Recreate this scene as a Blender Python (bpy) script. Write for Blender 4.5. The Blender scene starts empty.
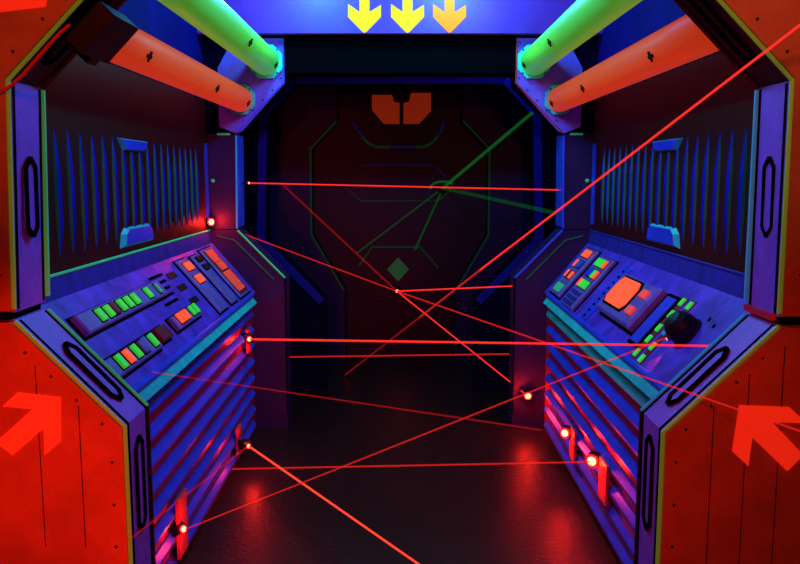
import bpy, math, random
from mathutils import Vector, Matrix
random.seed(4)
S = bpy.context.scene
COL = S.collection

# ------------------------------------------------------------------ camera
F = 820.0; EYE = 1.61
PITCH = math.atan((282-175)/F)
cd = bpy.data.cameras.new('camera'); cam = bpy.data.objects.new('camera', cd); COL.objects.link(cam)
cd.sensor_width = 36; cd.lens = F/800*36; cd.clip_start = .05
cam.location = (0, 0, EYE); cam.rotation_euler = (math.pi/2-PITCH, 0, 0)
S.camera = cam

def at(px, py, Y):
    """point of the place seen at a pixel of the photograph, Y metres ahead"""
    c, s = math.cos(PITCH), math.sin(PITCH)
    x = (px-400)/F; v = (282-py)/F
    d = Vector((x, c+v*s, -s+v*c)); t = Y/d.y
    return Vector((0, 0, EYE))+d*t

# ------------------------------------------------------------------ materials
def mat(name, col, rough=.5, metal=0, emit=0, ecol=None, noise=.0, nscale=8, bump=0, bscale=60, spec=.5, stretch=None):
    m = bpy.data.materials.new(name); m.use_nodes = True
    nt = m.node_tree; b = nt.nodes['Principled BSDF']
    b.inputs['Roughness'].default_value = rough; b.inputs['Metallic'].default_value = metal
    b.inputs['Specular IOR Level'].default_value = spec
    c = (*col, 1)
    b.inputs['Base Color'].default_value = c
    tc = None
    if noise or bump:
        tc = nt.nodes.new('ShaderNodeTexCoord'); mp = nt.nodes.new('ShaderNodeMapping')
        nt.links.new(tc.outputs['Object'], mp.inputs[0])
        if stretch: mp.inputs['Scale'].default_value = stretch
    if noise:
        n = nt.nodes.new('ShaderNodeTexNoise'); n.inputs['Scale'].default_value = nscale; n.inputs['Detail'].default_value = 6
        n.inputs['Roughness'].default_value = .7
        nt.links.new(mp.outputs[0], n.inputs['Vector'])
        r = nt.nodes.new('ShaderNodeValToRGB')
        r.color_ramp.elements[0].position = .32; r.color_ramp.elements[1].position = .7
        r.color_ramp.elements[0].color = (*[x*(1-noise) for x in col], 1)
        r.color_ramp.elements[1].color = (*[min(1, x*(1+noise*.5)) for x in col], 1)
        nt.links.new(n.outputs['Fac'], r.inputs[0]); nt.links.new(r.outputs[0], b.inputs['Base Color'])
    if bump:
        n2 = nt.nodes.new('ShaderNodeTexNoise'); n2.inputs['Scale'].default_value = bscale; n2.inputs['Detail'].default_value = 4
        nt.links.new(mp.outputs[0], n2.inputs['Vector'])
        bp = nt.nodes.new('ShaderNodeBump'); bp.inputs['Strength'].default_value = bump; bp.inputs['Distance'].default_value = .01
        nt.links.new(n2.outputs['Fac'], bp.inputs['Height']); nt.links.new(bp.outputs[0], b.inputs['Normal'])
    if emit:
        b.inputs['Emission Color'].default_value = (*(ecol or col), 1); b.inputs['Emission Strength'].default_value = emit
    return m

M = dict(
    fin_blue=mat('fin_blue_paint', (.015, .006, .50), .6, spec=.1, noise=.4, nscale=9),
    floor=mat('floor_rubber', (.035, .010, .008), .36, noise=.5, nscale=14, bump=.35, bscale=45),
    ceiling=mat('ceiling_paint', (.02, .02, .05), .8),
    shell=mat('dark_shell', (.02, .015, .03), .7),
    upper_wall=mat('upper_wall_blue', (.008, .002, .14), .8, spec=.05, noise=.4, nscale=4),
    maroon=mat('dark_maroon_panel', (.075, .002, .004), .55, spec=.2, noise=.4, nscale=6, stretch=(1, 4, .3)),
    plate=mat('painted_steel_plate', (.62, .30, .18), .42, noise=.4, nscale=3, bump=.12, bscale=90),
    seam=mat('seam_dark', (.05, .02, .02), .7),
    violet=mat('violet_blue_paint', (.34, .13, .95), .5, spec=.25, noise=.25, nscale=9, bump=.1),
    shaded_violet=mat('shaded_violet_paint', (.025, .008, .085), .5, noise=.3, nscale=7),  # darker copy of the violet, the far posts' dimness put into the colour
    desk=mat('desk_blue_paint', (.16, .06, .98), .42, spec=.3, noise=.62, nscale=8, bump=.12, bscale=70),
    strip=mat('module_blue_grey', (.22, .16, .60), .4, noise=.3, nscale=12),
    blue=mat('bright_blue_paint', (.03, .08, 1), .38, noise=.3, nscale=10),
    blue_dim=mat('deep_blue_paint', (.02, .025, .40), .5, noise=.35, nscale=6),
    navy=mat('shaded_navy_paint', (.004, .001, .022), .8, spec=.05, noise=.4, nscale=5),  # scarce blue light at the far end is put into this dark tone
    teal=mat('teal_paint', (.03, .95, .75), .4, noise=.35, nscale=10),
    rail=mat('rail_blue', (.03, .03, .45), .5, noise=.5, nscale=10, stretch=(1, 2, .5)),
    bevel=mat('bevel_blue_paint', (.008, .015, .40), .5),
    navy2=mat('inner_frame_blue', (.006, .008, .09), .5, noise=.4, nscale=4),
    header=mat('header_paint', (.24, .022, .52), .55, noise=.35, nscale=3),
    black=mat('black_plastic', (.006, .004, .006), .5, spec=.3),
    black_rub=mat('black_recess', (.003, .002, .004), 1, spec=0),
    dark_red=mat('dark_red_plastic', (.22, .02, .03), .4),
    recess=mat('console_recess_red', (.5, .008, .012), .35, noise=.4, nscale=14),
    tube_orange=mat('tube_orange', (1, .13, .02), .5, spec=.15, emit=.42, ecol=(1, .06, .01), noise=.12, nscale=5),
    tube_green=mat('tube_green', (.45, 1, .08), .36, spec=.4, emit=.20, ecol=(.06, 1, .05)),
    flange=mat('flange_cyan', (.05, .85, .65), .45),
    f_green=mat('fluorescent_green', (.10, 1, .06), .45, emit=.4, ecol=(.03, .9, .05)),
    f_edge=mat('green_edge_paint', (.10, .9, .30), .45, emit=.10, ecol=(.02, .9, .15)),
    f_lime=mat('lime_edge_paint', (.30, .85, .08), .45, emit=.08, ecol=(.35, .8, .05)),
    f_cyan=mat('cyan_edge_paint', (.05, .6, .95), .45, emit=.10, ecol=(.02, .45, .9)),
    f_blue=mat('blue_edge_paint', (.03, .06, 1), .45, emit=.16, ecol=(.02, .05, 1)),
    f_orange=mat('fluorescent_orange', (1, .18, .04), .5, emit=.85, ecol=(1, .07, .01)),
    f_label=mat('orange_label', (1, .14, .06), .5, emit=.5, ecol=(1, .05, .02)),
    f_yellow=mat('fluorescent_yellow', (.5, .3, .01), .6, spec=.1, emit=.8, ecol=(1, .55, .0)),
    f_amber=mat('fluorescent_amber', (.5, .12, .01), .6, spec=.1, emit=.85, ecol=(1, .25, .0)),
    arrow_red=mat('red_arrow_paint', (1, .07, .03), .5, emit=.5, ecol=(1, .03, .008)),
    win_orange=mat('door_window_orange', (.9, .09, .02), .5, emit=.13, ecol=(1, .07, .01)),
    door=mat('door_dark', (.018, .003, .006), .5, noise=.4, nscale=5),
    door_trim=mat('door_trim_green', (.01, .18, .07), .5, emit=.010, ecol=(.02, 1, .2)),
    door_trim_b=mat('door_trim_blue', (.01, .05, .3), .5, emit=.02, ecol=(.02, .1, 1)),
    diamond=mat('green_diamond', (.03, .5, .1), .5, emit=.03, ecol=(.02, 1, .12)),
    lens=mat('lens_glow', (1, .2, .2), .3, emit=9, ecol=(1, .13, .06)),
    cable=mat('red_cable', (.8, .03, .05), .35),
    screw=mat('dark_screw', (.03, .015, .01), .4, .6),
    uv=mat('lamp_tube', (.3, .3, 1), .3, emit=3, ecol=(.1, .2, 1)),
    redlamp=mat('lamp_red_glass', (1, .1, .05), .3, emit=3, ecol=(1, .05, .02)),
)
def beam_mat(name, col, strength, opacity):
    m = bpy.data.materials.new(name); m.use_nodes = True; nt = m.node_tree
    for n in list(nt.nodes): nt.nodes.remove(n)
    o = nt.nodes.new('ShaderNodeOutputMaterial'); e = nt.nodes.new('ShaderNodeEmission'); t = nt.nodes.new('ShaderNodeBsdfTransparent')
    mx = nt.nodes.new('ShaderNodeMixShader'); mx.inputs[0].default_value = opacity
    e.inputs[0].default_value = (*col, 1); e.inputs[1].default_value = strength
    nt.links.new(t.outputs[0], mx.inputs[1]); nt.links.new(e.outputs[0], mx.inputs[2]); nt.links.new(mx.outputs[0], o.inputs[0])
    return m
M['beam_hot'] = beam_mat('beam_hot', (1, .045, .02), 1.6, .95)
M['beam'] = beam_mat('beam_red', (1, .025, .02), 1.3, .7)
M['beam_mid'] = beam_mat('beam_red_mid', (1, .02, .015), .75, .5)
M['beam_dim'] = beam_mat('beam_red_dim', (1, .015, .012), .5, .3)
M['beam_green'] = beam_mat('beam_green', (.02, .7, .10), .20, .30)
M['beam_green_dim'] = beam_mat('beam_green_dim', (.02, .7, .10), .13, .20)

# ------------------------------------------------------------------ mesh builder
class MB:
    def __init__(s): s.v = []; s.f = []; s.m = []; s.mats = []; s.smooth = []
    def mi(s, m):
        if m not in s.mats: s.mats.append(m)
        return s.mats.index(m)
    def add(s, vs, fs, m, smooth=False):
        b = len(s.v); s.v += [tuple(v) for v in vs]; k = s.mi(m)
        for f in fs: s.f.append([b+i for i in f]); s.m.append(k); s.smooth.append(smooth)
    def box(s, x0, x1, y0, y1, z0, z1, m, T=None, ch=0, axis=2):
        """box, optionally with its far face along the axis shrunk by ch (a chamfered top)"""
        lo = [x0, y0, z0]; hi = [x1, y1, z1]
        o = [a for a in range(3) if a != axis]
        def ring(h, ins):
            r = []
            for a, b in ((0, 0), (1, 0), (1, 1), (0, 1)):
                p = [0, 0, 0]; p[axis] = h
                p[o[0]] = hi[o[0]]-ins if a else lo[o[0]]+ins
                p[o[1]] = hi[o[1]]-ins if b else lo[o[1]]+ins
                r.append(Vector(p))
            return r
        if ch:
            rs = [ring(lo[axis], 0), ring(hi[axis]-ch*(1 if hi[axis] > lo[axis] else -1), 0), ring(hi[axis], ch)]
        else: rs = [ring(lo[axis], 0), ring(hi[axis], 0)]
        vs = [p for r in rs for p in r]; fs = [[3, 2, 1, 0]]
        for k in range(len(rs)-1):
            for i in range(4): j = (i+1) % 4; fs.append([k*4+i, k*4+j, k*4+4+j, k*4+4+i])
        n = (len(rs)-1)*4; fs.append([n, n+1, n+2, n+3])
        if T is not None: vs = [T @ v for v in vs]
        s.add(vs, fs, m)
    def prism(s, poly, y0, y1, m, T=None, ins=0):
        """outline in (x,z) extruded along y"""
        n = len(poly)
        if T is None: T = Matrix.Identity(4)
        vs = [T @ Vector((x, y0, z)) for x, z in poly]+[T @ Vector((x, y1, z)) for x, z in poly]
        fs = [list(range(n)), list(range(2*n-1, n-1, -1))]
        for i in range(n): j = (i+1) % n; fs.append([i, i+n, j+n, j])
        s.add(vs, fs, m)
    def tube(s, pts, r, m, n=8, r1=None, cap=True):
        pts = [Vector(p) for p in pts]; L = len(pts); vs = []; fs = []
        up = None
        for i, p in enumerate(pts):
            d = (pts[min(i+1, L-1)]-pts[max(i-1, 0)]).normalized()
            if up is None: up = Vector((0, 0, 1)) if abs(d.z) < .9 else Vector((0, 1, 0))
            a = d.cross(up).normalized(); b = a.cross(d).normalized(); up = b
            rr = r if r1 is None else r+(r1-r)*i/(L-1)
            for k in range(n):
                t = 2*math.pi*(k+.5)/n; vs.append(p+a*math.cos(t)*rr+b*math.sin(t)*rr)
        for i in range(L-1):
            for k in range(n): j = (k+1) % n; fs.append([i*n+k, i*n+j, (i+1)*n+j, (i+1)*n+k])
        if cap: fs.append(list(range(n-1, -1, -1))); fs.append([(L-1)*n+k for k in range(n)])
        s.add(vs, fs, m, n > 8)
    def lathe(s, prof, m, T, n=20):
        """profile (r,h) turned about local z"""
        vs = []; fs = []; L = len(prof)
        for r, h in prof:
            for k in range(n):
                t = 2*math.pi*k/n; vs.append(T @ Vector((r*math.cos(t), r*math.sin(t), h)))
        for i in range(L-1):
            for k in range(n): j = (k+1) % n; fs.append([i*n+k, i*n+j, (i+1)*n+j, (i+1)*n+k])
        fs.append(list(range(n-1, -1, -1))); fs.append([(L-1)*n+k for k in range(n)])
        s.add(vs, fs, m, False)
    def ring(s, outer, inner, y0, y1, m, T):
        """flat ring between two outlines (same count) extruded along y"""
        n = len(outer); vs = []
        for y in (y0, y1):
            for P_ in (outer, inner): vs += [T @ Vector((x, y, z)) for x, z in P_]
        fs = []
        for i in range(n):
            j = (i+1) % n
            fs += [[i, j, n+j, n+i], [2*n+i, 3*n+i, 3*n+j, 2*n+j], [i, 2*n+i, 2*n+j, j], [n+i, n+j, 3*n+j, 3*n+i]]
        s.add(vs, fs, m)
    def build(s, name, parent=None, origin=None):
        me = bpy.data.meshes.new(name)
        o = Vector(origin) if origin is not None else Vector((0, 0, 0))
        if parent is not None and origin is None: o = Vector(parent.get('_o', (0, 0, 0)))
        me.from_pydata([Vector(v)-o for v in s.v], [], s.f)
        for m in s.mats: me.materials.append(m)
        for p, k, sm in zip(me.polygons, s.m, s.smooth): p.material_index = k; p.use_smooth = sm
        me.validate(); me.update()
        import bmesh
        bm = bmesh.new(); bm.from_mesh(me); bmesh.ops.recalc_face_normals(bm, faces=bm.faces); bm.to_mesh(me); bm.free()
        ob = bpy.data.objects.new(name, me); COL.objects.link(ob)
        if parent is not None: ob.parent = parent
        else: ob.location = o
        return ob

ORIG = {}
def thing(name, label, cat, loc=(0, 0, 0), group=None):
    e = bpy.data.objects.new(name, None); COL.objects.link(e); e.location = loc
    e.empty_display_size = .05
    e['label'] = label; e['category'] = cat
    if group: e['group'] = group
    ORIG[e] = Vector(loc)
    return e
def part(mb, name, parent, label=None):
    o = ORIG.get(parent, Vector((0, 0, 0)))
    ob = mb.build(name, parent, origin=o); ORIG[ob] = o
    if label: ob['label'] = label
    return ob
def tag(o, label, cat, group=None):
    o['label'] = label; o['category'] = cat
    if group: o['group'] = group
    return o
def struct(mb, name):
    o = mb.build(name); o['kind'] = 'structure'; ORIG[o] = Vector((0, 0, 0)); return o

def MX(sg): return Matrix.Diagonal((sg, 1, 1, 1))
def prismx(mb, poly, y0, y1, m, sg): mb.prism([(x*sg, z) for x, z in poly], y0, y1, m)
def shape(px_pts, Y, dy, m, mb):
    """a flat sign shape standing in the plane Y with thickness dy"""
    P = [at(x, y, Y) for x, y in px_pts]; mb.prism([(p.x, p.z) for p in P], Y-dy, Y, m)

# profile of the bulkhead opening (x, z), half
PROF = [(.72, 0), (.72, .96), (1.012, 1.262), (1.0, 1.85), (.70, 2.15), (.70, 2.44)]
TOP = 2.95

# ------------------------------------------------------------------ setting
mb = MB(); mb.box(-2.2, 2.2, -1.5, 7.6, -.1, 0, M['floor']); struct(mb, 'floor')
mb = MB(); mb.box(-2.2, 2.2, -1.5, 7.6, TOP, TOP+.1, M['ceiling']); struct(mb, 'ceiling')
for sg, side in ((-1, 'left'), (1, 'right')):
    mb = MB()
    x0, x1 = sorted((sg*1.20, sg*1.30))
    mb.box(x0, x1, 2.345, 7.4, 0, TOP, M['upper_wall'])
    x0, x1 = sorted((sg*2.0, sg*2.1))
    mb.box(x0, x1, -1.4, 2.345, 0, TOP, M['shell'])
    struct(mb, 'wall_'+side)
mb = MB(); mb.box(-1.3, 1.3, 7.4, 7.5, 0, TOP, M['shell']); struct(mb, 'wall_back')
mb = MB(); mb.box(-2.1, 2.1, -1.5, -1.4, 0, TOP, M['shell']); struct(mb, 'wall_front')

# ------------------------------------------------------------------ near bulkhead frames
def octslot(a0, a1, b, k):
    """elongated octagon: long axis a (x), short axis b (z)"""
    c = b*.75
    return [(a0+c, -b), (a1-c, -b), (a1, -b+c), (a1, b-c), (a1-c, b), (a0+c, b), (a0, b-c), (a0, -b+c)]
def slot(mbr, mbf, p0, p1, yc, hw, sg, nrm):
    """octagonal slot between p0 and p1 on a face with (x,z) normal nrm"""
    P0 = Vector((sg*p0[0], yc, p0[1])); P1 = Vector((sg*p1[0], yc, p1[1]))
    ax = (P1-P0).normalized(); n = Vector((sg*nrm[0], 0, nrm[1])).normalized(); b = Vector((0, 1, 0))
    T = Matrix(((ax.x, n.x, b.x, P0.x), (ax.y, n.y, b.y, P0.y), (ax.z, n.z, b.z, P0.z), (0, 0, 0, 1)))
    L = (P1-P0).length
    mbr.ring(octslot(0, L, hw, 0), octslot(.016, L-.016, hw-.014, 0), 0, .006, M['black_rub'], T)
    mbf.prism(octslot(.018, L-.018, hw-.019, 0), 0, .002, M['violet'], T)

def screws(par, pts, y, r=.006):
    for x, z in pts:
        mb = MB(); T = Matrix.Translation((x, y, z)) @ Matrix.Rotation(math.pi/2, 4, 'X')
        mb.lathe([(r, 0), (r, .003), (r*.5, .005)], M['screw'], T, 8); part(mb, 'screw', par)

for sg, side in ((-1, 'left'), (1, 'right')):
    t = thing('bulkhead_frame', {-1: 'nearest bulkhead frame on the left, red lit steel plate with arrow and violet slotted jambs',
                                 1: 'nearest bulkhead frame on the right, dim red steel plate with arrow and violet slotted jambs'}[sg],
              'bulkhead', (sg*1.4, 2.24, 0))
    Y0, Y1 = 2.15, 2.34
    kx, kz, wx, wz = (.74, .937, 1.022, 1.235) if sg < 0 else (.708, .922, 1.005, 1.222)
    out = 1.995
    mb = MB(); prismx(mb, [(kx+.002, 0), (kx+.002, kz), (wx, wz-.007), (out, wz-.007), (out, 0)], Y0, Y1, M['violet'], sg)
    part(mb, 'lower_jamb', t)
    mb = MB(); prismx(mb, [(wx, wz+.013), (1.0, 1.85), (out, 1.85), (out, wz+.013)], Y0, Y1, M['violet'], sg)
    part(mb, 'upper_post', t)
    mb = MB(); prismx(mb, [(1.0, 1.853), (.70, 2.153), (.70, TOP), (out, TOP), (out, 1.853)], Y0, Y1, M['maroon'], sg)
    part(mb, 'upper_brace', t)
    mb = MB(); prismx(mb, [(wx+.012, wz-.007), (wx+.010, wz+.013), (out-.01, wz+.013), (out-.01, wz-.007)], Y0-.008, Y1-.01, M['black_rub'], sg)
    part(mb, 'waist_joint', t)
    if sg > 0:
        mb = MB(); mb.box(.990, 1.004, Y0+.01, Y1-.005, wz+.002, wz+.020, M['cable']); part(mb, 'joint_strip', t, 'strip at the foot of the post, red light given as colour')  # red light falling on this strip is put into its colour
    # front plates
    mb = MB(); prismx(mb, [(kx+.008, 0), (kx+.008, kz-.003), (wx+.008, wz-.012), (out-.005, wz-.012), (out-.005, 0)], Y0-.015, Y0, M['plate'], sg)
    lp = part(mb, 'lower_plate', t)
    mb = MB(); prismx(mb, [(wx+.006, wz+.018), (1.006, 1.855), (.706, 2.155), (.706, TOP), (out-.005, TOP), (out-.005, wz+.018)], Y0-.015, Y0, M['plate'], sg)
    up = part(mb, 'upper_plate', t)
    mb = MB()
    for x in ((.84, .93, 1.02, 1.10, 1.22) if sg > 0 else (.86, .97)):
        zt = min(1.16, kz+(x-kx)*1.0-.06)
        x0, x1 = sorted((sg*x, sg*(x+.0025)))
        mb.box(x0, x1, Y0-.0165, Y0-.014, .02 if sg > 0 else .6, zt, M['seam'])
    part(mb, 'plate_seam', t)
    scr = [(kx+.038, z) for z in (.15, .3, .45, .60, .72, .84)] + [(kx+.06+.065*q, kz+.01+.065*q) for q in range(4)] + \
          [(1.05, z) for z in (1.35, 1.5, 1.65, 1.8)] + [(.98, 1.92), (.90, 2.0), (.82, 2.08)]
    screws(t, [(sg*x, z) for x, z in scr], Y0-.015, .004)
    # slots
    for p0, p1, n_ in (((1.008, 1.44), (1.004, 1.66), (-1, 0)),
                       ((kx+(wx-kx)*.70, kz+(wz-kz)*.70), (kx+(wx-kx)*.15, kz+(wz-kz)*.15), (-1, 1)), ((kx+.002, .88), (kx+.002, .60), (-1, 0))):
        r = MB(); f_ = MB(); slot(r, f_, p0, p1, 2.245, .036, sg, n_)
        ro = part(r, 'slot_rim', t); part(f_, 'slot_inlay', ro)
    r = MB(); f_ = MB(); slot(r, f_, (.95, 1.904), (.73, 2.124), 2.245, .036, sg, (-1, -1)); part(r, 'slot_rim', t)
    # dark grooves beside the painted edges
    for y_ in (Y0+.012, Y1-.022):
        mb = MB(); prismx(mb, [(kx, 0), (kx, kz+.001), (wx-.004, wz-.010), (wx, wz-.010), (kx+.004, kz), (kx+.004, 0)], y_, y_+.011, M['black_rub'], sg); part(mb, 'edge_groove', t)
        mb = MB(); prismx(mb, [(wx-.002, wz+.02), (.998, 1.845), (1.002, 1.845), (wx+.002, wz+.02)], y_, y_+.011, M['black_rub'], sg); part(mb, 'edge_groove', t)
    # painted edges
    e1 = M['f_lime']
    def ed(pts, y, m, r, nm):
        mb = MB(); mb.tube([(sg*x, y, z) for x, z in pts], r, m, 6); part(mb, nm, t)
    ed([(kx+.002, 0), (kx+.002, kz), (wx, wz-.010)], Y0-.008, e1, .006, 'front_edge')
    ed([(wx, wz+.023), (1.002, 1.85), (.702, 2.152), (.702, 2.6)], Y0-.006, e1, .006, 'front_edge')
    ed([(kx+.002, kz), (wx-.004, wz-.012)], Y1, M['f_edge'] if sg < 0 else M['f_cyan'], .008, 'rear_edge')
    ed([(kx+.002, 0), (kx+.002, kz)], Y1, M['shaded_violet'], .006, 'rear_edge')
    ed([(wx-.004, wz+.03), (1.0, 1.845)], Y1, M['f_edge'] if sg < 0 else M['f_cyan'], .009, 'rear_edge')
    ed([(1.0, 1.85), (.70, 2.15), (.70, 2.6)], Y1, M['maroon'], .008, 'rear_edge')

# painted arrows on the near plates
YP = 2.135
def poly_prism(pix, Y, m, name, label, cat, th=.003):
    P = [at(x, y, Y) for x, y in pix]; c = sum(P, Vector())/len(P)
    mb = MB(); mb.prism([(p.x, p.z) for p in P], Y-th, Y, m)
    o = mb.build(name, None, origin=c); tag(o, label, cat); return o
def poly_part(pix, Y, m, name, parent, label=None, th=.003):
    P = [at(x, y, Y) for x, y in pix]
    mb = MB(); mb.prism([(p.x, p.z) for p in P], Y-th, Y, m); return part(mb, name, parent, label)
frames = [o for o in COL.objects if o.name.startswith('bulkhead_frame')]
FL, FR = frames
poly_part([(3, 406), (18, 392), (61, 397), (61, 441), (45, 455), (44, 428), (13, 455), (-4, 442), (33, 409)], YP, M['arrow_red'], 'painted_arrow', FL, 'red arrow pointing up and right')
poly_part([(739, 405), (789, 407), (806, 423), (772, 422), (803, 455), (787, 471), (752, 437), (748, 466), (732, 451)], YP, M['arrow_red'], 'painted_arrow', FR, 'red arrow pointing up and left')
poly_part([(-6, -20), (49, -20), (46, 7), (-6, 13)], YP, M['arrow_red'], 'painted_marking', FL, 'red marking at the top of the plate')
# clamp block and cable on the left brace
mb = MB()
a = at(90, 25, 2.24)+Vector((.028, 0, -.028)); T = Matrix.Translation(a) @ Matrix.Rotation(-math.radians(46), 4, 'Y')
mb.box(-.055, .075, -.10, .09, -.030, .030, M['black'], T, ch=.008)
mb.box(-.075, -.05, -.03, .03, -.03, .03, M['black'], T)
o = mb.build('sensor_box', None, origin=a); tag(o, 'black box clamped to the upper left brace above the orange tube', 'box')
mb = MB(); pts = [at(x, y, 2.129) for x, y in ((-30, 100), (0, 92), (8, 88), (22, 76), (35, 61), (50, 44), (60, 33), (70, 25))]
mb.tube(pts, .0045, M['cable'], 8); o = mb.build('cable', None, origin=pts[3]); tag(o, 'thin red cable running up the edge of the upper left plate', 'cable')

# ------------------------------------------------------------------ consoles
DL = .408
def desk_matrix(sg):
    w = Vector((-sg*.265/DL, 0, -.31/DL)); n = Vector((-sg*.31/DL, 0, .265/DL))
    return Matrix(((0, w.x, n.x, sg*1.17), (1, w.y, n.y, 0), (0, w.z, n.z, 1.19), (0, 0, 0, 1)))
YA, YB = 2.345, 5.095
for sg, side in ((-1, 'left'), (1, 'right')):
    t = thing('control_console', {-1: 'left control console with sloping blue desk, long rows of green and orange buttons',
                                  1: 'right control console with sloping desk carrying the square orange screen'}[sg], 'console', (sg*1.05, 3.7, 0))
    T = desk_matrix(sg)
    mb = MB(); prismx(mb, [(.925, 0), (.925, .86), (1.175, 1.15), (1.198, 1.15), (1.198, 0)], YA, YB, M['recess'], sg)
    part(mb, 'body', t)
    mb = MB(); mb.box(YA, YB, 0, DL, -.03, 0, M['desk'], T); part(mb, 'desk_panel', t)
    mb = MB(); prismx(mb, [(1.172, 1.185), (1.183, 1.268), (1.198, 1.268), (1.198, 1.152)], YA, YB, M['rail'], sg); br = part(mb, 'back_rail', t)
    mb = MB(); mb.tube([(sg*1.183, YA, 1.27), (sg*1.183, YB, 1.27)], .006, M['f_edge'] if sg < 0 else M['blue_dim'], 6); part(mb, 'rail_edge', t)
    # front lip
    mb = MB(); mb.box(YA, 4.97, DL-.016, DL+.012, -.03, .012, M['blue'], T, ch=.008); part(mb, 'front_lip', t)
    mb = MB(); prismx(mb, [(.902, .868), (.875, .835), (.90, .822), (.925, .85)], YA, 4.965, M['teal'], sg); part(mb, 'lip_band', t)
    # louvres
    mb = MB()
    for k in range(8):
        z = .795-.1*k
        m = (M['teal'] if (k == 0 and sg > 0) else M['blue'])
        prismx(mb, [(.927, z), (.915, z-.002), (.896, z-.026), (.896, z-.038), (.902, z-.042), (.927, z-.036)], YA, 4.96, m, sg)
    part(mb, 'louvres', t)
    mb = MB()
    for k in range(8):
        z = .745-.1*k
        for q in (0, .008, .016): mb.tube([(sg*.923, YA, z-q), (sg*.923, 4.9, z-q)], .0025, M['recess'], 6)
    part(mb, 'recess_rib', t)

    def db(mb, u0, u1, v0, v1, h0, h1, m, ch=.004): mb.box(u0, u1, v0, v1, h0, h1, m, T, ch=ch)
    def module(u0, u1, v0, v1, h, name='button_module', m='strip', lab=None):
        mb = MB(); db(mb, u0-.022, u1+.022, v0-.008, v1+.010, 0, .003, M['black_rub'], .001)
        db(mb, u0, u1, v0, v1, .003, h, M[m], .006); return part(mb, name, t, lab)
    def button(par, u, v, du, dv, h, m, name='button', lab=None, hh=.012):
        mb = MB()
        if name == 'button': db(mb, u-du/2-.008, u+du/2+.010, v-dv/2-.005, v+dv/2+.005, h, h+.002, M['black_rub'], .0008)
        db(mb, u-du/2, u+du/2, v-dv/2, v+dv/2, h, h+hh, M[m], .003)
        part(mb, name, par, lab)
    def dark(u0, u1, v0, v1, name='vent_slot', m='black_rub'):
        mb = MB(); db(mb, u0, u1, v0, v1, 0, .004, M[m], .001); part(mb, name, t)
    if sg < 0:
        A = module(2.72, 3.66, .085, .165, .028)
        for u, m in ((2.88, 'f_green'), (2.96, 'f_green'), (3.02, 'dark_red'), (3.10, 'f_green'), (3.18, 'f_green'), (3.26, 'f_green'), (3.43, 'f_green'), (3.57, 'f_edge')):
            button(A, u, .124, .040 if m != 'f_edge' else .018, .050, .028, m, lab={'f_green': 'green button', 'dark_red': 'dark red button', 'f_edge': 'thin green button'}[m])
        B = module(2.60, 3.16, .268, .345, .026)
        for u, m in ((2.735, 'f_green'), (2.815, 'f_orange'), (2.90, 'f_green'), (3.10, 'f_green')):
            button(B, u, .302, .040, .055, .026, m, lab='orange button' if 'or' in m else 'green button')
        button(B, 2.98, .302, .05, .055, .026, 'strip')
        R = module(3.21, 3.33, .268, .332, .03, 'dark_button', 'dark_red', 'dark red square button')
        C_ = module(3.46, 3.86, .262, .328, .026)
        for u, m in ((3.52, 'f_orange'), (3.575, 'f_orange'), (3.63, 'f_orange'), (3.73, 'f_green'), (3.80, 'f_green')):
            button(C_, u, .288, .034, .050, .026, m, lab='orange button' if 'or' in m else 'green button')
        for k in range(5): dark(3.66-.02*k, 3.86-.02*k, .055+.035*k, .069+.035*k)
        for v in (.086, .163, .246): dark(3.90, 4.03, v-.016, v+.018, 'dark_inlay', 'black')
        Fm = module(4.15, 4.33, .03, .375, .014, 'switch_strip')
        for v in (.083, .168): button(Fm, 4.25, v, .11, .050, .014, 'f_orange', lab='square orange button')
        G = module(4.44, 4.58, .035, .375, .014, 'switch_strip')
        for v in (.068, .125): button(G, 4.52, v, .09, .032, .014, 'black', lab='small black button')
        H = module(4.69, 4.97, .02, .378, .010, 'label_strip')
        mb = MB(); db(mb, 4.715, 4.945, .034, .364, .010, .013, M['dark_red'], .001); h2 = part(mb, 'label_field', H)
        for k, (v0, v1, u0, u1) in enumerate([(.04, .115, 4.75, 4.92), (.13, .185, 4.76, 4.92), (.20, .345, 4.73, 4.92)]):
            mb = MB(); v = v0
            while v < v1:
                uu = u0+random.uniform(0, .01)
                while uu < u1-.01:
                    w = random.uniform(.03, .07); db(mb, uu, min(u1, uu+w), v, v+.011, .013, .015, M['f_label'], .0005); uu += w+.006
                v += .0145
            part(mb, 'label_block', H, 'orange label block')
        mb = MB(); mb.lathe([(.045, 0), (.045, .003), (.03, .004)], M['black_rub'], T @ Matrix.Translation((2.60, .20, 0)), 20); part(mb, 'round_cutout', t)
    else:
        RA = module(4.68, 4.95, .035, .378, .02, 'button_strip')
        for v, ms in ((.075, ('f_orange', 'f_orange', 'f_orange')), (.152, ('f_orange', 'strip', 'blue')), (.232, ('f_orange', 'dark_red', 'f_orange'))):
            for k, m in enumerate(ms): button(RA, 4.76+.055*(2-k), v, .038, .050, .02, m, lab='orange button' if 'or' in m else None)
        button(RA, 4.815, .33, .16, .055, .02, 'f_edge', 'blank_key', 'dim green blank key', .005)
        RB = module(4.27, 4.55, .05, .392, .022, 'button_strip')
        for v, ms in ((.094, ('f_green', 'f_green', 'f_green', 'f_orange')), (.167, ('blue', 'blue', 'f_green', 'f_orange')), (.240, ('f_orange', 'f_green', 'f_green', 'f_green'))):
            for k, m in enumerate(ms): button(RB, 4.33+.053*(3-k), v, .036, .050, .022, m, lab={'f_green': 'green button', 'f_orange': 'orange button', 'blue': 'blue button'}[m])
        for v in (.30, .335, .367):
            for u in (4.34, 4.41, 4.48): button(RB, u, v, .052, .022, .022, 'blue_dim', 'key', 'small dark blue key')
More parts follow.
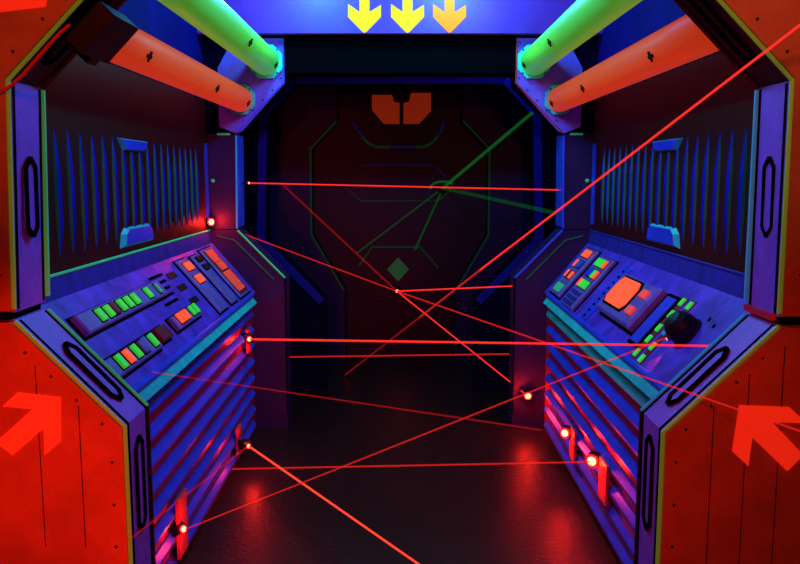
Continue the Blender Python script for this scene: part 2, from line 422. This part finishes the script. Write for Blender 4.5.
        mb = MB(); db(mb, 3.98, 4.11, .055, .385, 0, .008, M['blue'], .002); RC = part(mb, 'dotted_strip', t, 'flat blue strip with dark dots')
        for k in range(9):
            mb = MB(); db(mb, 4.035, 4.065, .075+.036*k, .088+.036*k, .008, .010, M['black_rub'], .0005); part(mb, 'dot', RC)
        # monitor
        mb = MB(); db(mb, 3.325, 3.905, .088, .322, 0, .003, M['black_rub'], .001); db(mb, 3.36, 3.91, .09, .308, .003, .040, M['strip'], .012); RD = part(mb, 'monitor', t, 'square monitor housing')
        def rr(u0, u1, v0, v1, k): return [(u0+k, v0), (u1-k, v0), (u1, v0+k), (u1, v1-k), (u1-k, v1), (u0+k, v1), (u0, v1-k), (u0, v0+k)]
        def flat(pts, h0, h1, m, name, par, lab=None):
            n = len(pts); mb = MB(); vs = [T @ Vector((u, v, h0)) for u, v in pts]+[T @ Vector((u, v, h1)) for u, v in pts]
            fs = [list(range(n)), list(range(2*n-1, n-1, -1))]+[[i, i+n, (i+1) % n+n, (i+1) % n] for i in range(n)]
            mb.add(vs, fs, M[m]); return part(mb, name, par, lab)
        flat(rr(3.535, 3.885, .103, .270, .03), .040, .043, 'black_rub', 'screen_rim', RD)
        flat(rr(3.555, 3.865, .113, .258, .03), .043, .048, 'f_orange', 'screen', RD, 'glowing orange screen')
        for v in (.148, .238): button(RD, 3.455, v, .075, .040, .040, 'f_label', 'monitor_button', 'orange button')
        mb = MB(); db(mb, 3.20, 3.345, .085, .35, 0, .003, M['black_rub'], .001); db(mb, 3.225, 3.33, .10, .335, .003, .008, M['blue'], .002); part(mb, 'blue_inlay', t)
        mb = MB(); db(mb, 3.14, 3.185, .075, .395, 0, .005, M['dark_red'], .001); r1 = part(mb, 'indicator_row', t)
        for v in (.10, .163, .233, .291, .362): button(r1, 3.162, v, .034, .036, .005, 'f_green', 'indicator', 'green indicator', .005)
        mb = MB(); db(mb, 3.055, 3.10, .075, .395, 0, .005, M['dark_red'], .001); r2 = part(mb, 'indicator_row', t)
        for v, m in ((.101, 'f_green'), (.233, 'teal'), (.307, 'f_green'), (.369, 'f_green')): button(r2, 3.077, v, .034, .036, .005, m, 'indicator', 'green indicator' if m != 'teal' else 'teal indicator', .005)
        mb = MB(); mb.lathe([(.045, 0), (.045, .003), (.03, .004)], M['black_rub'], T @ Matrix.Translation((2.68, .375, 0)), 20); part(mb, 'round_cutout', t)
        mb = MB()
        for u, v in ((2.86, .115), (2.79, .13)): mb.lathe([(.009, 0), (.009, .002), (.004, .0025)], M['black_rub'], T @ Matrix.Translation((u, v, 0)), 10)
        part(mb, 'screw_hole', t)

# ------------------------------------------------------------------ ribbed wall panels
for sg, side in ((-1, 'left'), (1, 'right')):
    t = thing('ribbed_panel', {-1: 'dark ribbed panel with blue fins on the left wall above the console',
                               1: 'dark ribbed panel with blue fins on the right wall above the console'}[sg], 'wall panel', (sg*1.19, 3.7, 1.6))
    mb = MB(); x0, x1 = sorted((sg*1.186, sg*1.199)); mb.box(x0, x1, YA, YB, 1.278, 2.06, M['maroon']); part(mb, 'backing', t)
    mb = MB()
    for k in range(20):
        y = 2.62+.1155*k
        if y > 4.93: break
        prof = [(0, 1.33), (.5, 1.37), (1, 1.44), (1, 1.62), (.55, 1.70), (0, 1.765)]
        # fin: tapering spindle, blue with a green near edge
        vs = []; n = len(prof)
        for q, z in prof:
            for dy, dx in ((-.020, 0), (-.014, .010), (.008, .013), (.018, 0)):
                vs.append((sg*(1.186-dx*q), y+dy*(.25+.75*q), z))
        fs_b = []; fs_g = []
        for i in range(n-1):
            for j in range(3):
                f = [i*4+j, i*4+j+1, i*4+4+j+1, i*4+4+j]
                (fs_g if j == 0 else fs_b).append(f)
        m_b = M['fin_blue']
        base = len(mb.v); mb.v += vs
        kb, kg = mb.mi(m_b), mb.mi(M['door_trim'] if k % 2 else M['f_edge_dim']) if 'f_edge_dim' in M else mb.mi(M['door_trim'])
        for f in fs_b: mb.f.append([base+i for i in f]); mb.m.append(kb); mb.smooth.append(False)
        for f in fs_g: mb.f.append([base+i for i in f]); mb.m.append(kg); mb.smooth.append(False)
    part(mb, 'fins', t)
    # hand-hold plates at the top and the foot of the panel
    for nm, y0, y1, z0, z1, inv, m in (('upper_tab', 3.48, 3.88, 1.715, 1.765, True, 'blue'), ('lower_tab', 3.46, 3.92, 1.30, 1.385, False, 'blue')):
        c = .06
        if inv: ol = [(y0, z1), (y1, z1), (y1-c, z0), (y0+c, z0)]
        else: ol = [(y0, z0), (y1, z0), (y1-.02, z1-.025), (y1-c, z1), (y0+c, z1), (y0+.02, z1-.025)]
        mb = MB(); n = len(ol)
        vs = [(sg*1.186, a, b) for a, b in ol]
        cy = sum(a for a, b in ol)/n; cz = sum(b for a, b in ol)/n
        vs += [(sg*1.168, cy+(a-cy)*.85, cz+(b-cz)*.75) for a, b in ol]
        fs = [list(range(n)), list(range(2*n-1, n-1, -1))]
        mb.add(vs, fs, M['blue'])
        mb.add(vs, [[i, i+n, (i+1) % n+n, (i+1) % n] for i in range(n)], M['teal'])
        part(mb, nm, t)
    mb = MB(); x0, x1 = sorted((sg*1.176, sg*1.188)); mb.box(x0, x1, 5.02, 5.07, 1.31, 1.80, M['blue']); part(mb, 'end_batten', t)

# ------------------------------------------------------------------ far bulkhead frame
for sg, side in ((-1, 'left'), (1, 'right')):
    t = thing('bulkhead_frame', {-1: 'far bulkhead post on the left, behind the end of the left console', 1: 'far bulkhead post on the right, behind the end of the right console'}[sg],
              'bulkhead', (sg*1.0, 5.2, 0))
    Y0, Y1 = 5.1, 5.3
    mb = MB(); prismx(mb, [(.72, 0), (.72, .97), (1.01, 1.27), (1.199, 1.27), (1.199, 0)], Y0, Y1, M['shaded_violet'], sg); part(mb, 'lower_jamb', t)
    mb = MB(); prismx(mb, [(1.01, 1.275), (1.0, 1.86), (1.199, 1.86), (1.199, 1.275)], Y0, Y1, M['shaded_violet'], sg); part(mb, 'upper_post', t)
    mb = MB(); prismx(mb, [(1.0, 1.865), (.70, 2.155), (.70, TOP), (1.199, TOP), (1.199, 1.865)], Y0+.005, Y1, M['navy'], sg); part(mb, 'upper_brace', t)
    def ed(pts, y, m, r, nm):
        mb = MB(); mb.tube([(sg*x, y, z) for x, z in pts], r, m, 6); part(mb, nm, t)
    x0, x1 = sorted((sg*.985, sg*1.012))
    mb = MB(); prismx(mb, [(1.002, 1.29), (.995, 1.85), (1.0, 1.85), (1.01, 1.29)], Y0+.01, Y1-.01, M['blue'], sg); part(mb, 'jamb_strip', t)
    ed([(.72, .97), (1.01, 1.268)], Y0-.002, M['f_edge'] if sg < 0 else M['f_blue'], .0065, 'edge_strip')
    ed([(1.014, 1.28), (1.005, 1.85)], Y0-.002, M['f_cyan'] if sg < 0 else M['f_blue'], .0055, 'edge_strip')
    ed([(.72, .10), (.72, .97)], Y0-.002, M['navy'], .005, 'edge_strip')
    ed([(1.04, 1.858), (1.12, 1.858)], Y0-.004, M['f_edge'], .007, 'edge_strip')
    ed([(.79, .96), (1.03, 1.205), (1.14, 1.235)], Y0-.002, M['door_trim'], .004, 'edge_strip')
    screws(t, [(sg*1.03, 1.3+.06*k) for k in range(9)]+[(sg*.74, .2+.09*k) for k in range(8)], Y0-.001, .004)
    mb = MB(); mb.lathe([(.012, 0), (.012, .008), (.006, .012)], M['f_edge'], Matrix.Translation((sg*1.155, Y0, 1.575)) @ Matrix.Rotation(math.pi/2, 4, 'X'), 10); part(mb, 'knob', t)

    # bracket plate carrying the tubes
    b = thing('tube_bracket', {-1: 'blue angled bracket plate holding the left pair of tubes', 1: 'blue angled bracket plate holding the right pair of tubes'}[sg], 'bracket', (sg*.86, 5.09, 2.1))
    mb = MB(); prismx(mb, [(.70, 2.16), (.70, 2.425), (1.0, 2.425), (1.10, 2.25), (1.10, 1.90), (1.0, 1.862), (.965, 1.875)], 5.070, 5.10, M['violet'], sg); part(mb, 'plate', b)
    mb = MB(); mb.tube([(sg*x, 5.070, z) for x, z in ((.702, 2.42), (.702, 2.162), (.985, 1.87))], .005, M['f_blue'] if sg < 0 else M['cable'], 6); part(mb, 'plate_edge', b)
    screws(b, [(sg*x, z) for x, z in ((.72, 2.40), (.72, 2.33), (.72, 2.26), (.72, 2.19), (.77, 2.12), (.83, 2.06), (.89, 2.0), (.95, 1.94), (.98, 2.40))], 5.070, .005)

    # tubes
    for kind, cx, cz in (('green', .805, 2.285), ('orange', .965, 2.062)):
        m = M['tube_'+kind]; R = .082 if kind == 'green' else .074
        tt = thing('pipe', {('green', -1): 'large green pipe high on the left, lit white at its far end', ('orange', -1): 'large orange pipe under the green one on the left',
                            ('green', 1): 'large green pipe high on the right, lit at its far end', ('orange', 1): 'large orange pipe under the green one on the right'}[(kind, sg)],
                   'pipe', (sg*cx, 3.7, cz))
        mb = MB(); mb.tube([(sg*cx, y, cz) for y in (2.345, 3.2, 4.2, 5.045)], R, m, 40); part(mb, 'pipe_body', tt)
        mb = MB(); q = R*1.2
        oc = [(sg*cx+a*q, cz+c*q) for a, c in ((-1, -.45), (-.45, -1), (.45, -1), (1, -.45), (1, .45), (.45, 1), (-.45, 1), (-1, .45))]
        mb.prism(oc, 5.045, 5.063, M['flange']); fl = part(mb, 'flange', tt, 'cyan end flange')
        screws(fl, [(sg*cx+a*q*.86, cz+c*q*.86) for a, c in ((-.8, -.8), (.8, -.8), (.8, .8), (-.8, .8))], 5.045, .005)
        for y in (4.93, 4.1, 3.0):
            ang = math.radians(205 if kind == 'green' else 215)
            mb = MB()
            Tc = Matrix.Translation((sg*cx, y, cz)) @ Matrix.Diagonal((sg, 1, 1, 1)) @ Matrix.Rotation(-math.radians(205), 4, 'Y')
            mb.box(R-.002, R+.012, -.014, .014, -.007, .007, M['black'], Tc)
            mb.box(R+.006, R+.012, -.03, .014, -.004, .004, M['black'], Tc)
            mb.box(R+.000, R+.008, .008, .014, -.02, .02, M['black'], Tc)
            part(mb, 'clip', tt, 'small black clip')

# header beam with arrows
t = thing('header_beam', 'violet-blue cross beam overhead with three arrows pointing down', 'beam', (0, 5.1, 2.45))
mb = MB(); mb.box(-1.199, 1.199, 4.99, 5.06, 2.44, TOP, M['header']); part(mb, 'beam_face', t)
mb = MB(); mb.box(-.698, .698, 5.07, 5.29, 2.22, TOP, M['black_rub']); part(mb, 'soffit', t)
for cx, m, c in ((364.5, 'f_yellow', 'yellow arrow, the left one'), (407.5, 'f_yellow', 'yellow arrow, the middle one'), (449.5, 'f_amber', 'orange arrow, the right one')):
    P = [(cx-5, -16), (cx+5, -16), (cx+5, 12), (cx+16.5, 5), (cx+16.5, 17), (cx+2, 32), (cx, 33), (cx-2, 32), (cx-16.5, 17), (cx-16.5, 4), (cx-5, 12)]
    poly_part(P, 4.99, M[m], 'arrow', t, c, .003)

# ------------------------------------------------------------------ passage behind: inner frames and end door
A_PROF = [(.56, 0), (.56, .70), (.985, 1.15), (.955, 2.03), (.737, 2.256)]
mb = MB()
for sg in (-1, 1):
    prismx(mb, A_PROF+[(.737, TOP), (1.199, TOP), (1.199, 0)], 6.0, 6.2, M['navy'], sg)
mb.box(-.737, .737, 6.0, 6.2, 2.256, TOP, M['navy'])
fa = struct(mb, 'trim_1')
for sg in (-1, 1):
    mb = MB()
    inner = A_PROF[1:]; w = .06
    outer = [(.60, .66), (1.05, 1.13), (1.015, 2.06), (.76, 2.32)]
    n = 4
    vs = [(sg*x, 5.985, z) for x, z in inner]+[(sg*x, 5.999, z) for x, z in outer]+[(sg*x, 6.0, z) for x, z in inner]
    fs = [[i, i+1, n+i+1, n+i] for i in range(n-1)]+[[i, i+1, 2*n+i+1, 2*n+i] for i in range(n-1)]
    mb.add(vs, fs, M['bevel']); part(mb, 'bevel_strip', fa)
mb = MB(); mb.box(-.737, .737, 5.985, 5.999, 2.256, 2.30, M['blue_dim']); part(mb, 'bevel_strip', fa)
B_PROF = [(.48, 0), (.48, .62), (.755, 1.10), (.755, 1.825), (.53, 2.06), (.53, 2.32)]
mb = MB()
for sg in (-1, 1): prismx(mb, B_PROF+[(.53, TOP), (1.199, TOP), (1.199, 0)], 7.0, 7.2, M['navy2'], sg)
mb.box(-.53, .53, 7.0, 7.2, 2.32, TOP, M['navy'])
fb = struct(mb, 'trim_2')
for sg in (-1, 1):
    mb = MB(); mb.tube([(sg*x, 6.997, z) for x, z in B_PROF[1:5]], .009, M['door_trim'], 6); part(mb, 'edge_strip', fb)
mb = MB(); mb.box(-.8, .8, 7.22, 7.30, 0, 2.4, M['door']); dr = struct(mb, 'door_1')
YD = 7.22
def dpoly(pix, m, name, th, lab=None): return poly_part(pix, YD, M[m], name, dr, lab, th)
dpoly([(372, 95), (392, 95), (394, 102), (399.5, 103), (399.5, 124), (384, 124), (372, 110)], 'win_orange', 'window_pane', .01, 'orange half window')
dpoly([(431, 93), (411, 93), (409, 102), (403.5, 103), (403.5, 124), (419, 124), (431, 111)], 'win_orange', 'window_pane', .01, 'orange half window')
def dline(pix, m, r, name): 
    mb = MB(); mb.tube([at(x, y, YD-.01) for x, y in pix], r, M[m], 6); part(mb, name, dr)
dline([(354, 123), (358, 131), (368, 143), (376, 147), (424, 147), (432, 143), (442, 130), (444, 122)], 'door_trim_b', .012, 'bowl_trim')
dline([(362, 137), (368, 143), (376, 147), (390, 147)], 'door_trim', .014, 'bowl_trim')
dline([(415, 147), (424, 147), (432, 143), (438, 136)], 'door_trim', .014, 'bowl_trim')
dpoly([(350, 178), (362, 166), (434, 166), (446, 178), (446, 190), (436, 200), (361, 200), (346, 187)], 'door', 'raised_panel', .03)
dline([(346, 187), (361, 201), (440, 200), (452, 188)], 'door_trim', .010, 'panel_trim')
dline([(351, 178), (362, 165), (434, 165), (446, 177)], 'door_trim_b', .006, 'panel_trim')
dpoly([(361, 266), (374, 248), (420, 248), (436, 266), (436, 300), (361, 300)], 'door', 'raised_panel', .03)
dline([(359, 266), (372, 247), (420, 247), (438, 268)], 'door_trim', .011, 'panel_trim')
dpoly([(398, 257), (409, 269), (398, 281), (387, 269)], 'diamond', 'diamond_mark', .034, 'dim green diamond')

# ------------------------------------------------------------------ laser emitters
def light(kind, name, loc, col, power, size=.02, rot=None, spot=None):
    l = bpy.data.lights.new(name, kind); l.color = col; l.energy = power
    if kind in ('POINT', 'SPOT'): l.shadow_soft_size = size
    if kind == 'AREA': l.size = size
    if spot: l.spot_size = spot; l.spot_blend = .6
    o = bpy.data.objects.new(name, l); COL.objects.link(o); o.location = loc
    if rot is not None: o.rotation_euler = rot
    return o
def aim(d): return Vector(d).to_track_quat('Z', 'Y').to_matrix().to_4x4()
def emitter(label, lens, d, base, lr=.012, power=1.0, size=.03, group=None, plate=None):
    """lens: where the glowing lens sits; d: the way it faces; base: the surface point it is fixed to"""
    lens = Vector(lens); d = Vector(d).normalized(); base = Vector(base)
    t = thing('laser_emitter', label, 'laser', base, group)
    Tm = Matrix.Translation(lens) @ aim(d)
    s = size
    mb = MB(); mb.box(-s*.8, s*.8, -s*.8, s*.8, -s*1.9, -.006, M['black'], Tm, ch=.004); h = part(mb, 'housing', t)
    mb = MB(); mb.lathe([(lr*1.45, -.008), (lr*1.45, .002), (lr*1.1, .003)], M['dark_red'], Tm, 20); part(mb, 'lens_ring', t)
    mb = MB(); mb.lathe([(lr, .002), (lr*.95, .006), (lr*.6, .009), (lr*.2, .010)], M['lens'], Tm, 20); part(mb, 'lens', t, 'glowing red lens')
    b0 = lens-d*s
    mb = MB(); mb.tube([b0, base], s*.35, M['black'], 8); part(mb, 'arm', t)
    if plate:
        (sx, y0, y1, z0, z1) = plate
        mb = MB()
        oy, oz = base.y, base.z
        mb.box(sx-.006, sx+.006, y0, y1, z0, z1, M['plate_red']); part(mb, 'bracket_plate', t)
    light('POINT', 'lamp_glow', lens+d*.035, (1, .015, .006), power*1.7, .012)
    return lens
M['plate_red'] = mat('bracket_red_metal', (.85, .10, .08), .35)

w1 = at(211, 222, 5.02)
E1 = emitter('red laser emitter in the far corner of the left wall, beside the ribbed panel', w1, (.75, -.8, 0), (-1.175, 5.05, w1.z), .018, 1.2, .03)
w2 = at(249, 339, 4.66)
E2 = emitter('red laser emitter at the top of the left louvres, far end of the console', w2, (.7, -.7, 0), (-.897, w2.y+.05, w2.z), .013, 1.0, .032, plate=(-.888, w2.y+.02, w2.y+.10, w2.z-.09, w2.z+.05))
w3 = at(248, 446, 4.30)
E3 = emitter('red laser emitter low on the far end of the left louvres, near the floor', w3, (.7, -.7, 0), (-.897, w3.y+.07, w3.z), .010, 1.3, .03, plate=(-.888, w3.y+.02, w3.y+.12, w3.z-.06, w3.z+.09))
w4 = at(183, 529, 3.12)
E4 = emitter('red laser emitter low on the left louvres, nearest the camera', w4, (.8, -.55, .15), (-.897, w4.y+.05, w4.z), .012, .8, .026, plate=(-.888, w4.y+.0, w4.y+.13, w4.z-.13, w4.z+.12))
w5 = at(528, 396, 5.03)
E5 = emitter('red laser emitter on the face of the far right post', w5, (-.2, -1, 0), (w5.x, 5.099, w5.z), .018, 1.6, .03)
w6 = at(565, 433, 4.10)
E6 = emitter('red laser emitter on the right louvres, the farther of the two there', w6, (-.6, -.8, 0), (.897, w6.y+.03, w6.z), .019, 1.5, .03, plate=(.888, w6.y-.08, w6.y+.02, w6.z-.13, w6.z+.03))
w7 = at(592, 461, 3.52)
E7 = emitter('red laser emitter on the right louvres, the nearer and brighter one', w7, (-.6, -.8, 0), (.897, w7.y+.03, w7.z), .021, 1.7, .032, plate=(.888, w7.y-.15, w7.y-.02, w7.z-.15, w7.z+.03))
w8 = at(397, 291, 7.08)
E8 = emitter('small red laser emitter low on the end door, where several beams meet', w8, (0, -1, 0), (w8.x, 7.185, w8.z), .012, .12, .03)
w9 = at(247, 183, 5.2)
E9 = emitter('tiny red laser emitter high on the edge of the far left post', (-.955, 5.2, w9.z), (1, -.25, 0), (-1.0, 5.2, w9.z), .006, .03, .012)

# dome lamp on the right desk
T = desk_matrix(1)
dl = thing('dome_lamp', 'black domed lamp housing on the right console desk with a small red lens', 'lamp', T @ Vector((2.91, .20, 0)))
mb = MB(); Td = T @ Matrix.Translation((2.92, .195, 0))
mb.lathe([(.052, 0), (.058, .008), (.060, .02), (.058, .045), (.050, .066), (.036, .082), (.018, .090), (.004, .092)], M['black'], Td, 24)
part(mb, 'dome', dl)
mb = MB(); mb.lathe([(.064, 0), (.064, .006), (.060, .010)], M['black'], Td, 24); part(mb, 'base_ring', dl)
lp = at(676, 339, 2.86); dd = (T.to_3x3() @ Vector((.45, .85, .15))).normalized()
lp = T @ Vector((2.94, .254, .035))
mb = MB(); Tl = Matrix.Translation(lp) @ aim(dd); mb.lathe([(.011, -.012), (.011, .0), (.009, .003)], M['dark_red'], Tl, 14); part(mb, 'lens_barrel', dl)
mb = MB(); mb.lathe([(.006, .003), (.005, .006), (.002, .007)], M['lens'], Tl, 14); part(mb, 'lens', dl, 'small glowing red lens')
ld = (T.to_3x3() @ Vector((.25, 1, -.22))).normalized()
light('SPOT', 'dome_spot', lp+dd*.02, (1, .06, .12), 1.6, .008, ld.to_track_quat('-Z', 'Y').to_euler(), math.radians(55))

# ------------------------------------------------------------------ beams
def beam(label, p, q, m, r, r1=None, cat='laser beam', name='laser_beam'):
    p = Vector(p); q = Vector(q); mb = MB()
    if name == 'green_ray': p = p+(q-p).normalized()*.05
    mb.tube([p, q], r, M[m], 10, r1)
    o = mb.build(name, None, origin=(p+q)/2); tag(o, label, cat); return o
C0 = w8+Vector((0, -.012, 0))
beam('thin red beam running level between the two far posts at shoulder height', (-.948, 5.2, w9.z), at(560, 190, 5.2), 'beam', .0042)
mb = MB(); wp = [((860, -21), .0032, 'beam'), ((590, 186), .0036, 'beam'), ((480, 270), .0040, 'beam_mid'), ((420, 317), .0045, 'beam_dim'), ((345, 375), .004, None)]
def on_line(px, py): return at(px, py, 1/(.155+(px-345)*.000793))
for (a_, r_, m_), (b_, r2_, _) in zip(wp, wp[1:]): mb.tube([on_line(*a_), on_line(*b_)], r_, M[m_], 10, r2_, cap=False)
o = mb.build('laser_beam', None, origin=on_line(590, 186)); tag(o, 'long red beam dropping from the upper right corner down to the left across the corridor', 'laser beam')
beam('red beam from the end door down to the emitter on the far right post', C0, w5+Vector((0, -.012, 0)), 'beam', .0055, .0042)
beam('short red beam from the end door to the right post, nearly level', C0, at(514, 286, 5.2), 'beam', .0062, .0042)
beam('dim red beam from the end door up to the waist of the far left post', C0, at(241, 233, 5.15), 'beam_mid', .005, .004)
beam('red beam from the end door coming towards the camera across the right console', C0, at(800, 431, 1.64), 'beam_mid', .006, .0022)
beam('dim red beam from the end door rising steeply to the upper left', C0, at(283, 185, 6.95), 'beam_dim', .006, .005)
beam('bright level red beam from the upper left louvres to the near right frame', w2+Vector((.012, -.008, 0)), at(718, 346, 2.352), 'beam', .0062, .0032)
beam('short level red beam low between the two far posts', at(290, 357, 5.2), at(509, 354, 5.2), 'beam_mid', .0045)
beam('faint red beam from beside the near left jamb to the right louvres', at(152, 372, 2.5), at(541, 430, 4.9), 'beam_dim', .002, .005)
beam('red beam from the nearest left emitter up to the dome lamp on the right desk', w4+Vector((.01, -.008, .002)), lp+Vector((-.01, 0, 0)), 'beam_mid', .0028)
beam('thick bright red beam from the low left emitter towards the camera along the floor', w3+Vector((.01, -.01, 0)), at(470, 600, 2.45), 'beam_hot', .0055, .0036)
beam('faint red beam from the low left emitter passing in front of the near left plate', w3+Vector((.0, -.014, 0)), at(92, 569, 1.77), 'beam_dim', .004, .002)
beam('level red beam just above the floor ending at the brightest right emitter', at(232, 469, 3.98), w7+Vector((-.012, -.012, 0)), 'beam_mid', .004)
G0 = at(443, 188, 7.12)
gt = thing('laser_projector', 'small green laser projector on the end door where green rays fan out', 'laser', (G0.x, 7.185, G0.z))
mb = MB(); Tm = Matrix.Translation(G0) @ aim((0, -1, 0)); mb.lathe([(.045, -.075), (.045, -.02), (.035, -.008)], M['black'], Tm, 16); part(mb, 'housing', gt)
mb = MB(); mb.lathe([(.016, -.008), (.014, 0), (.006, .003)], M['diamond'], Tm, 12); part(mb, 'lens', gt, 'dim green lens')
mb = MB()
for k in range(1): mb.tube([G0+Vector((.10*math.cos(a)*1.1, -.01, .055*math.sin(a))) for a in [math.radians(x) for x in range(40, 200, 10)]], .010, M['beam_green'], 8)
o = mb.build('laser_arc', None, origin=G0); tag(o, 'small green arc of light over the green projector', 'laser beam')
beam('green ray rising to the upper right corner of the inner frame', G0, at(532, 113, 5.95), 'beam_green', .013, .012, name='green_ray')
beam('green ray falling gently to the right towards the far post', G0, at(560, 214, 5.35), 'beam_green_dim', .014, .014, name='green_ray')
beam('green ray falling left across the end door towards its lower panel', G0, at(357, 253, 7.1), 'beam_green_dim', .007, .007, name='green_ray')
beam('short green ray falling steeply to the lower panel of the end door', G0, at(415, 250, 7.15), 'beam_green_dim', .010, .010, name='green_ray')

# ------------------------------------------------------------------ lamps of the place
UV = (.02, .24, 1.0); UV2 = (.10, .85, 1.0)
def fixture(label, loc, col, power, emat, ln=.5, size=.08):
    t = thing('ceiling_lamp', label, 'lamp', loc)
    x, y, z = loc
    mb = MB(); mb.box(x-ln/2, x+ln/2, y-.04, y+.04, z+.03, z+.06, M['black'], ch=0); part(mb, 'lamp_base', t)
    mb = MB(); mb.tube([(x-ln/2+.03, y, z+.012), (x+ln/2-.03, y, z+.012)], .013, M[emat], 12); part(mb, 'lamp_tube', t)
    light('POINT', 'lamp_light', (x, y, z-.06), col, power, size)
fixture('blacklight tube on the ceiling before the header beam, left of centre', (-.50, 4.62, 2.83), UV2, 25, 'uv', .3)
fixture('blacklight tube on the ceiling before the header beam, right of centre', (.30, 4.66, 2.83), UV2, 30, 'uv', .3)
fixture('blacklight tube on the ceiling in the middle of the corridor', (0, 3.25, 2.86), UV, 70, 'uv', .6)
fixture('blacklight tube on the ceiling behind the header beam', (1.0, 5.68, 2.86), (.02, .10, 1), 9, 'uv', .3)
def flood(name, loc, target, col, power, deg):
    d = Vector(target)-Vector(loc)
    return light('SPOT', name, loc, col, power, .08, d.to_track_quat('-Z', 'Y').to_euler(), math.radians(deg))
flood('red_flood_left', (-.75, .75, .95), (-1.02, 2.14, .80), (1, .018, .003), 70, 50)
flood('red_flood_right', (1.15, .35, 1.1), (1.0, 2.14, .85), (1, .05, .008), 15, 50)
flood('orange_flood_left', (-.5, .7, 2.3), (-.95, 2.14, 2.05), (1, .075, .02), 42, 50)
flood('orange_flood_right', (.5, .7, 2.3), (1.0, 2.14, 2.1), (1, .13, .05), 46, 50)
flood('red_wash_left', (.3, .3, 2.0), (-1.0, 3.6, .4), (1, .02, .01), 45, 36)
flood('red_wash_right', (-.3, .3, 2.0), (1.0, 3.6, .4), (1, .02, .01), 65, 36)

w = bpy.data.worlds.new('world'); S.world = w; w.use_nodes = True
w.node_tree.nodes['Background'].inputs[0].default_value = (.02, .01, .06, 1); w.node_tree.nodes['Background'].inputs[1].default_value = .02
S.view_settings.view_transform = 'Standard'; S.view_settings.look = 'None'; S.view_settings.exposure = 0; S.view_settings.gamma = 1
S.view_settings.use_curve_mapping = False
